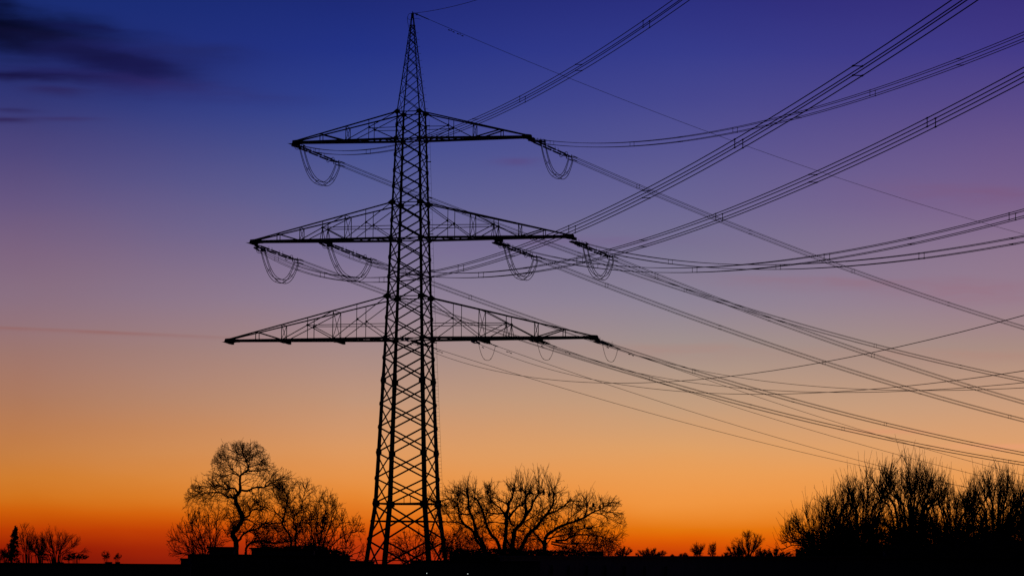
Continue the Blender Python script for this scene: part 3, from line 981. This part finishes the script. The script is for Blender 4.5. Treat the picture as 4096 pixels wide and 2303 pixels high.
pollard(2055, 'middle and tallest pollard of the trio, long whips on its heads', 62, [
  ([(1080, 1300), (1072, 1080), (1080, 950), (1095, 800), (1095, 700), (1115, 600), (1120, 540), (1150, 500), (1165, 440), (1166, 405)], .38, .11),
  ([(1150, 1300), (1150, 1080), (1170, 900), (1185, 820), (1250, 755), (1290, 680), (1300, 600), (1290, 540), (1305, 460), (1335, 430)], .42, .10),
  ([(1290, 680), (1350, 600), (1372, 530), (1430, 450), (1482, 430)], .22, .08),
  ([(1110, 700), (1160, 640), (1220, 580), (1262, 550)], .22, .08),
  ([(1230, 1300), (1235, 1060), (1280, 940), (1340, 850), (1420, 770), (1480, 690), (1540, 620), (1580, 540), (1585, 450)], .36, .11),
  ([(1480, 690), (1540, 650), (1620, 620), (1700, 560), (1760, 520), (1800, 550)], .18, .05),
  ([(1100, 700), (1050, 620), (990, 560), (940, 530), (905, 430)], .18, .05),
  ([(1090, 640), (1000, 655), (900, 645), (780, 640)], .14, .04), ([(1120, 545), (1060, 530), (1000, 500), (950, 480)], .14, .04),
  ([(1165, 430), (1210, 410), (1270, 420), (1300, 440)], .09, .05), ([(1130, 640), (1140, 740), (1185, 790)], .12, .06), ([(1190, 640), (1190, 720), (1175, 780)], .06, .03),
  ([(1280, 740), (1360, 690), (1420, 650), (1540, 560)], .10, .04), ([(1100, 760), (1000, 740), (900, 740)], .12, .04),
  ([(1180, 880), (1230, 900), (1300, 960)], .1, .04), ([(1100, 930), (1130, 980), (1160, 1050)], .14, .1)], 300, 1.3,
  [(1166, 405, 6), (1335, 430, 14), (1290, 430, 14), (1425, 420, 14), (1482, 430, 7), (1585, 445, 13), (905, 430, 7), (940, 520, 9), (1262, 550, 5), (1240, 400, 8), (1540, 450, 5)])
pollard(2180, 'right pollard of the trio, sprawling long low boughs rightwards', 63, [
  ([(1490, 1300), (1490, 1080), (1490, 950), (1520, 870), (1600, 812), (1700, 762), (1800, 732), (1900, 690), (1980, 640), (2080, 600), (2140, 560), (2180, 535), (2240, 545)], .36, .03),
  ([(1480, 960), (1420, 890), (1372, 842)], .20, .10),
  ([(1600, 930), (1700, 925), (1760, 890), (1850, 870), (1950, 870), (2050, 880), (2150, 910), (2250, 930)], .16, .03),
  ([(1500, 910), (1650, 880), (1800, 850), (1900, 800), (2000, 790), (2100, 780)], .12, .03),
  ([(1560, 960), (1700, 1000), (1850, 1040), (2000, 1060)], .12, .03), ([(1560, 940), (1750, 960), (1950, 960), (2100, 980), (2200, 1010)], .12, .03),
  ([(1900, 690), (1920, 620), (1925, 560)], .12, .07), ([(1980, 640), (2080, 660), (2150, 700), (2220, 730), (2260, 760)], .08, .02),
  ([(1700, 765), (1760, 690), (1830, 640), (1880, 600)], .08, .03), ([(1620, 725), (1500, 700), (1400, 720)], .07, .03), ([(2080, 600), (2130, 640), (2190, 640), (2260, 690)], .06, .02),
  ([(1490, 1000), (1560, 900), (1650, 820), (1750, 800), (1880, 780)], .10, .03)], 310, 1.5, [(1925, 550, 12), (1990, 560, 5), (2060, 580, 4)])
t = Tree('bare_bush', 1640, 320, 'tangled bare bush seen through the feet of the pylon', seed=71, cat='bush',
         env=[(1530, 2240), (1560, 2170), (1600, 2130), (1640, 2125), (1680, 2120), (1720, 2130), (1780, 2120), (1850, 2110), (1920, 2120), (1960, 2180), (1980, 2250)])
for x, y in ((1560, 2200), (1590, 2170), (1620, 2150), (1660, 2150), (1700, 2140), (1740, 2150), (1580, 2220), (1800, 2140), (1850, 2130), (1900, 2150)):
    t.limb([(1670 + (x - 1670) * .3, 2300), (1670 + (x - 1670) * .7, 2230 + (y - 2230) * .4), (x, y)], .07, .02)
gnarly(t, 2.2, .8, up=.03)
t.build()

for px, x0, x1, ty, sd, lab in ((1850, 1760, 1960, 2110, 72, 'tangled scrub between the trunks of the left pollard of the trio'),
                                (2110, 2010, 2200, 2120, 73, 'tangled scrub between the middle and right pollards of the trio'),
                                (2330, 2210, 2470, 2095, 74, 'tangled scrub under the long boughs of the right pollard'),
                                (1110, 1010, 1220, 2060, 75, 'tangled scrub between the crooked tree and its bushy neighbour')):
    t = Tree('bare_bush', px, 318, lab, seed=sd, cat='bush', env=[(x0 - 10, 2240), (x0 + 20, ty + 25), (px, ty), (x1 - 20, ty + 30), (x1 + 10, 2240)])
    for i in range(11):
        x = x0 + (x1 - x0) * (i + .5) / 11; y = ty + 30 + t.rng.uniform(0, 60)
        t.limb([(px + (x - px) * .6, 2300), (px + (x - px) * .8, 2230), (x, y)], .045, .015)
    gnarly(t, 2.4, .8, up=.03)
    t.build()

# --- generic fan-shaped bare trees
def fan(name, px, dist, label, seed, env, spread, nl, hy, style, group=None, cat='tree', r0=.2, dens=1.0, size=.75):
    t = Tree(name, px, dist, label, group, seed, env, cat=cat)
    rng = t.rng
    top = lambda x: np.interp(x, [e[0] for e in env], [e[1] for e in env])
    for i in range(nl):
        x = px + spread * (2 * (i + .5) / nl - 1) + rng.normal(0, spread * .08)
        y = top(x) + (2240 - top(x)) * rng.uniform(.08, .34)
        f0 = 0 if rng.random() < .6 else 1
        mx = px + (x - px) * rng.uniform(.35, .6)
        my = hy + (y - hy) * rng.uniform(.25, .45)
        if style == 'up':
            bx = px + (x - px) * rng.uniform(.1, .45)
            t.limb([(bx, 2330), (bx + (x - bx) * .1, 2240), (mx, my), (mx + (x - mx) * .6, my + (y - my) * .5), (x, y)], r0 * rng.uniform(.3, .8), .025)
        else:
            bs = (.1, .62) if cat == 'bush' else (.03, .28)
            t.limb([(px + (x - px) * rng.uniform(*bs), 2330), (px + (x - px) * rng.uniform(bs[0] + .06, bs[1] + .06), hy), (mx, my), (mx + (x - mx) * .6, my + (y - my) * .5), (x, y)], r0, .03)
    if style == 'up':
        t.loose = 26
        for q in range(11):                                     # low sprawling boughs
            sgn = rng.choice((-1, 1)); w = spread * rng.uniform(.5, 1.15); yy = rng.uniform(2090, 2200)
            if px + sgn * w < env[0][0]: continue
            yy = max(yy, top(px + sgn * w) + 10)
            t.limb([(px + sgn * 4, 2300), (px + sgn * w * .3, 2215 - (2215 - yy) * .5), (px + sgn * w * .7, yy), (px + sgn * w, yy + rng.uniform(-10, 25))], r0 * .5, .03)
        sh = shoots(t, t.limbs, 3.6 * dens, .9, 3.2, .05, .9, .024)
        low = [(P[:max(3, len(P) // 2)], r[:max(3, len(P) // 2)]) for P, r in t.limbs]
        gnarly(t, 1.5 * dens, .8, parents=low, up=.05, upd=.2)
        gnarly(t, .22 * dens, .8, up=.08, upd=.4)
        t.env = None                                            # single long whips above the general outline
        tops = [q for q in sh if project(q[0][-1:])[1][0] < top(project(q[0][-1:])[0][0]) + 45]
        rng.shuffle(tops)
        for P, r in tops[:32]:
            d = P[-1] - P[-2]; d = d / np.linalg.norm(d) + np.array([0, 0, .6])
            t.twigs.append(t.grow(P[-1], d / np.linalg.norm(d), rng.uniform(.4, 1.7), .015, .010, .05, .02, .25))
    else:
        t.loose = 6
        hgt = (2240 - min(e[1] for e in env)) * dist / FPX
        fine(t, hgt, dens * 1.5)
    t.build()
# pollards at the right edge
ENVR = [(3050 + x / 2.402, 1700 + y / 2.402) for x, y in [(100, 1150), (180, 1070), (250, 950), (330, 850), (420, 790), (500, 750), (560, 705), (640, 690), (700, 635), (760, 585), (820, 505), (900, 450), (1000, 430), (1080, 430),
        (1170, 380), (1300, 365), (1360, 320), (1415, 260), (1470, 280), (1550, 340), (1640, 440), (1720, 500), (1830, 640), (1900, 690), (1950, 660), (2000, 530), (2080, 490), (2140, 450),
        (2260, 375), (2370, 440), (2440, 560), (2510, 620), (2700, 640)]]
GR = 'bushy pollards along the right edge'
fan('pollarded_tree', 3285, 262, 'lowest bushy pollard at the left end of the right-hand row', 81, ENVR, 170, 15, 2190, 'up', GR, r0=.16)
fan('pollarded_tree', 3450, 255, 'bushy bare pollard, second from the left in the right-hand row', 82, ENVR, 170, 15, 2150, 'up', GR, r0=.22)
fan('pollarded_tree', 3645, 250, 'tallest bushy pollard with a thick dark stem in the right-hand row', 83, ENVR, 150, 16, 2080, 'up', GR, r0=.28, dens=1.15)
fan('pollarded_tree', 3810, 258, 'lower bushy pollard between the two tallest of the right-hand row', 84, ENVR, 140, 14, 2140, 'up', GR, r0=.22)
fan('pollarded_tree', 3985, 246, 'bushy pollard beside the right edge with arching low twigs', 85, ENVR, 150, 16, 2100, 'up', GR, r0=.26)
fan('pollarded_tree', 4140, 256, 'bushy pollard cut off by the right edge of the picture', 86, ENVR, 110, 12, 2130, 'up', GR, r0=.22)
# small far trees and bushes
def E(o, sc, pts): return [(o[0] + x / sc, o[1] + y / sc) for x, y in pts]
Z5 = ((2400, 2000), 3.22)
fan('bare_tree', 2996, 620, 'small round-crowned bare tree standing on the right of the horizon gap', 91,
    E(*Z5, [(1560, 700), (1740, 470), (1800, 410), (1880, 385), (1950, 400), (2010, 440), (2080, 450), (2140, 460), (2190, 540), (2200, 700)]), 62, 13, 2226, 'round', r0=.12, dens=1.1)
fan('bare_bush', 2952, 600, 'dark dense little bush left of the small round tree', 92,
    E(*Z5, [(1560, 690), (1640, 590), (1700, 565), (1790, 570), (1850, 600), (1900, 700)]), 40, 12, 2232, 'round', cat='bush', r0=.06, dens=1.8)
fan('bare_bush', 2790, 610, 'left bare bush of a pair rising above the flat roof', 93,
    E(*Z5, [(1130, 690), (1170, 590), (1240, 545), (1300, 535), (1350, 560), (1400, 600)]), 28, 9, 2228, 'up2', cat='bush', r0=.07, dens=1.0)
fan('bare_bush', 2850, 610, 'right bare bush of a pair rising above the flat roof', 94,
    E(*Z5, [(1380, 640), (1420, 530), (1460, 510), (1500, 540), (1535, 590), (1500, 700)]), 22, 8, 2228, 'up2', cat='bush', r0=.06, dens=.9)
fan('bare_bush', 2605, 620, 'low wide scrub bush on the horizon between pollards and bush pair', 95,
    E(*Z5, [(450, 690), (480, 640), (560, 640), (640, 600), (720, 620), (800, 650), (880, 665), (890, 720)]), 62, 16, 2234, 'round', cat='bush', r0=.05, dens=1.3)
fan('bare_bush', 2492, 560, 'small bare bush just right of the sprawling pollard', 96,
    E(*Z5, [(180, 690), (220, 620), (290, 580), (360, 590), (420, 640), (430, 720)]), 34, 11, 2230, 'round', cat='bush', r0=.06, dens=1.0)
fan('bare_bush', 3100, 520, 'low tangle of bare twigs at the foot of the right-hand row', 97,
    E(*Z5, [(2060, 690), (2120, 640), (2200, 600), (2300, 610), (2400, 650), (2560, 690), (2570, 720)]), 72, 15, 2232, 'round', cat='bush', r0=.06, dens=1.2)
Z6 = ((0, 2000), 3.68)
fan('bare_tree', 108, 640, 'left-hand bare tree beside the conifer with a thin fine crown', 101,
    E(*Z6, [(230, 700), (260, 440), (300, 370), (370, 340), (440, 370), (500, 400), (540, 480), (600, 600), (620, 900)]), 58, 12, 2226, 'round', r0=.10, dens=.9)
fan('bare_tree', 160, 630, 'dense low bare tree between two taller trees at far left', 102,
    E(*Z6, [(300, 880), (320, 690), (440, 540), (520, 490), (600, 500), (690, 560), (720, 900)]), 58, 13, 2230, 'round', r0=.12, dens=1.2)
fan('bare_tree', 222, 620, 'broad bare tree with a wide drooping right side at far left', 103,
    E(*Z6, [(560, 700), (590, 470), (680, 420), (720, 360), (790, 340), (880, 370), (950, 430), (1020, 450), (1130, 520), (1190, 540), (1200, 640), (1290, 700), (1380, 780), (1390, 900)]), 112, 16, 2228, 'round', r0=.13, dens=1.25)
fan('bare_bush', 425, 600, 'sparse twiggy sapling clump behind a small roof box at left', 104,
    E(*Z6, [(1440, 900), (1450, 800), (1500, 760), (1580, 730), (1620, 790), (1640, 900)]), 20, 5, 2235, 'up2', cat='bush', r0=.035, dens=.6)
fan('bare_bush', 468, 600, 'leaning twiggy sapling clump right of the other roof-box sapling', 105,
    E(*Z6, [(1660, 900), (1690, 800), (1740, 760), (1790, 820), (1800, 900)]), 14, 5, 2235, 'up2', cat='bush', r0=.035, dens=.7)
for px, a, b, top_, dist, sd, lab in (
    (2732, 2704, 2764, 2207, 640, 121, 'tiny low scrub tuft left of the twin bushes on the flat roof line'),
    (2905, 2876, 2940, 2205, 640, 122, 'tiny low scrub tuft between the twin bushes and the small round tree'),
    (2690, 2672, 2708, 2212, 650, 123, 'smallest scrub tuft right of the low wide horizon bush'),
    (3045, 3010, 3080, 2188, 600, 124, 'low scrub at the right foot of the small round tree'),
    (20, -30, 70, 2190, 610, 125, 'low shrub around the foot of the far left conifer'),
    (300, 240, 372, 2205, 610, 126, 'low drooping shrub under the right side of the broad far left tree')):
    fan('bare_bush', px, dist, lab, sd, [(a, 2240), (a + (px - a) * .4, top_ + 12), (px, top_), (b - (b - px) * .4, top_ + 10), (b, 2240)], (b - a) * .42, 11, 2238, 'round', cat='bush', r0=.05, dens=1.3)
# conifer at the far left
t = Tree('conifer', 48, 352, 'dark narrow conifer at the far left edge', seed=111)
t.limb([(44, 2310), (46, 2240), (52, 2180), (62, 2118)], .22, .03, 0)
lf = MB()
for i in range(190):
    f = t.rng.random() ** .7
    y = 2252 - f * 136
    hwid = np.interp(f, [0, .3, .55, .7, .85, 1], [44, 36, 33, 16, 9, 2]) * (1 + .25 * math.sin(f * 23))
    a = t.rng.uniform(0, 2 * math.pi)
    Ln = hwid * .0285 * t.rng.uniform(.45, 1.05)
    c0 = at(46 + f * 15, y, 352)
    d = np.array([math.cos(a), math.sin(a), -.15 + t.rng.normal(0, .12)])
    tip = c0 + d * Ln
    mid = (c0 + tip) / 2 + (0, 0, .08)
    lf.tube([c0, mid, tip], [.02, .015, .008], 3)
    for q in range(5):
        k = t.rng.uniform(.25, 1)
        p = c0 + (tip - c0) * k
        e = t.rng.normal(0, .13, (3, 3)); e[:, 2] -= .05
        lf.add([p + e[0], p + e[1], p + e[2]], [(0, 1, 2, 2)])
part('needles', lf, NEEDLE, t.root, t.base)
mb = MB(); mb.tube(t.limbs[0][0], t.limbs[0][1], 7)
for q in range(60):                                             # ragged leader
    c = at(62 + t.rng.normal(0, 2.0), 2108 + abs(t.rng.normal(0, 16)), 352); e = t.rng.normal(0, .13, (3, 3))
    mb.add([c + e[0], c + e[1], c + e[2]], [(0, 1, 2, 2)])
part('trunk', mb, BARK, t.root, t.base)

# ------------------------------------------------------------------ dark foreground: sheds, walls, hedges
def block(name, label, x0, x1, ytop, d0, d1, depth, cat='shed', overhang=.18, m=None, d_same_z=True, group=None):
    """flat roofed low building seen broadside: photograph x range, roof line, distance at each end"""
    A, B_ = at(x0, ytop, d0), at(x1, ytop, d1)
    z = (A[2] + B_[2]) / 2
    A[2] = B_[2] = 0
    e = B_ - A; ln = np.linalg.norm(e); e /= ln
    n = np.array([-e[1], e[0], 0])
    t = thing(name, A, label, cat, group, math.atan2(e[1], e[0]))
    w = MB().box((.0, .0, -.1), (ln, depth, z - .12))
    body = part('wall', w, m or WALL, t)
    r = MB().box((-overhang, -overhang, z - .12), (ln + overhang, depth + overhang, z))
    part('roof', r, ROOF, t)
    return t, z, ln
t, z, ln = block('long_shed', 'long low flat-roofed building whose dark roof line runs along the right', 2000, 4330, 2222, 262, 148, 5)
for i in range(9):
    part('window', MB().box((6 + i * 5.2, -.03, 1.0), (7.2 + i * 5.2, -.003, 1.75)), ROOF, t)
t, z, ln = block('garden_wall', 'long dark garden wall across the left half of the foreground', -260, 760, 2250, 205, 203, .3, 'wall', .05)
t, z, ln = block('long_shed', 'dark flat-roofed shed at the foot of the crooked tree', 751, 1390, 2216, 232, 232, 4)
part('door', MB().box((4.2, -.04, .05), (5.1, -.004, 1.95)), ROOF, t)
part('window', MB().box((7, -.04, 1.1), (8.2, -.004, 1.8)), ROOF, t)
block('shed', 'small raised flat-topped hut against the crooked trunk', 836, 932, 2185, 240, 240, 2.2)
block('shed', 'wider raised hut right of the crooked trunk', 1006, 1252, 2189, 242, 242, 2.4)
block('shed', 'low lean-to step at the left end of the sheds', 723, 752, 2231, 228, 228, 2.0, overhang=.05)
block('shed', 'low hut between the sheds and the left pylon leg', 1380, 1492, 2241, 226, 226, 2.4, overhang=.05)
block('garden_wall', 'dark low wall in front of the pylon feet', 1440, 1850, 2254, 210, 210, .3, 'wall', .05)
block('garden_wall', 'dark low wall behind the two tiny lights', 1640, 2160, 2240, 206, 206, .3, 'wall', .05)
block('chimney_box', 'small square box on the horizon at the edge of the sprawling pollard', 2353, 2414, 2203, 258, 258, 1.4, 'hut', .03)
block('roof_box', 'left and larger of two tiny roof boxes on the left horizon', 421, 444, 2245.5, 230, 230, .6, 'roof box', .02)
block('roof_box', 'right and smaller of two tiny roof boxes on the left horizon', 462, 476, 2245.5, 230, 230, .5, 'roof box', .02)
block('roof_box', 'tiny flat box under the broad bare tree at far left', 222, 250, 2246.5, 232, 232, .6, 'roof box', .02)

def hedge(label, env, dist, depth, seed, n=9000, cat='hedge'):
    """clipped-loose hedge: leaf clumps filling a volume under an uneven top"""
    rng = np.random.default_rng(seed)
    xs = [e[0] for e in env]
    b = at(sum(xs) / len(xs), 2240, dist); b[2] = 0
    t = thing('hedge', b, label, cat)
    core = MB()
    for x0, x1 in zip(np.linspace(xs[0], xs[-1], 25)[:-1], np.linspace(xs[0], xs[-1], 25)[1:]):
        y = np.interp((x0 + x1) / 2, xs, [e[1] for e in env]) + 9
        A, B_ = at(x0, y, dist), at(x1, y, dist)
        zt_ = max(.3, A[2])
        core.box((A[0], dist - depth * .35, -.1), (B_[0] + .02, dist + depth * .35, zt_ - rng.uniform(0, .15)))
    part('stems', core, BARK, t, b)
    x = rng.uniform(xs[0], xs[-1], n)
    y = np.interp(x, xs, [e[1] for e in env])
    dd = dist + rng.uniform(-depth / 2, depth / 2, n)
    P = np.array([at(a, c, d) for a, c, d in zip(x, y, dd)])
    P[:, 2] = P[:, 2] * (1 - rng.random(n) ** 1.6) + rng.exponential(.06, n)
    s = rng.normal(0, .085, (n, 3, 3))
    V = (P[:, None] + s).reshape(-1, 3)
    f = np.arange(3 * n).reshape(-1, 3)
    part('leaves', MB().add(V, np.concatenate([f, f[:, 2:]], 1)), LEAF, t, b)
hedge('dark uneven hedge at the feet of the pollard trio', [(1800, 2212), (1830, 2200), (1880, 2204), (1930, 2196), (2000, 2200), (2060, 2196), (2110, 2206), (2160, 2202), (2240, 2208), (2300, 2206), (2350, 2216)], 285, 4, 201, 12000)
hedge('low dark hedge under the left end of the right-hand row', [(3186, 2198), (3230, 2202), (3290, 2212), (3340, 2200), (3400, 2190), (3460, 2192), (3560, 2190)], 252, 3, 202, 9000)
hedge('tall dark hedge mass filling the lower right corner', [(3540, 2192), (3600, 2180), (3660, 2168), (3740, 2178), (3800, 2186), (3840, 2160), (3900, 2140), (3960, 2136), (4020, 2150), (4100, 2160), (4260, 2160), (4400, 2185), (4520, 2200), (4640, 2228), (4700, 2250)], 243, 4, 203, 15000)
hedge('ragged dark hedge behind the sheds on the left', [(1040, 2190), (1120, 2192), (1200, 2186), (1260, 2184), (1320, 2200), (1360, 2206), (1390, 2222)], 262, 3, 204, 7000)

# ------------------------------------------------------------------ two tiny garden lights
for x, y, d, lab in ((1707, 2291, 150, 'tiny white garden light, left of two near the bottom edge'), (1871, 2293, 150, 'tiny white garden light, right of two near the bottom edge')):
    p = at(x, y, d); b = p.copy(); b[2] = 0
    t = thing('garden_light', b, lab, 'lamp', 'garden lights at the bottom edge')
    part('post', MB().tube([b, p - (0, 0, .05)], .025, 6), STEEL, t, b)
    part('bulb', MB().ball(p, .02), BULB, t, b)
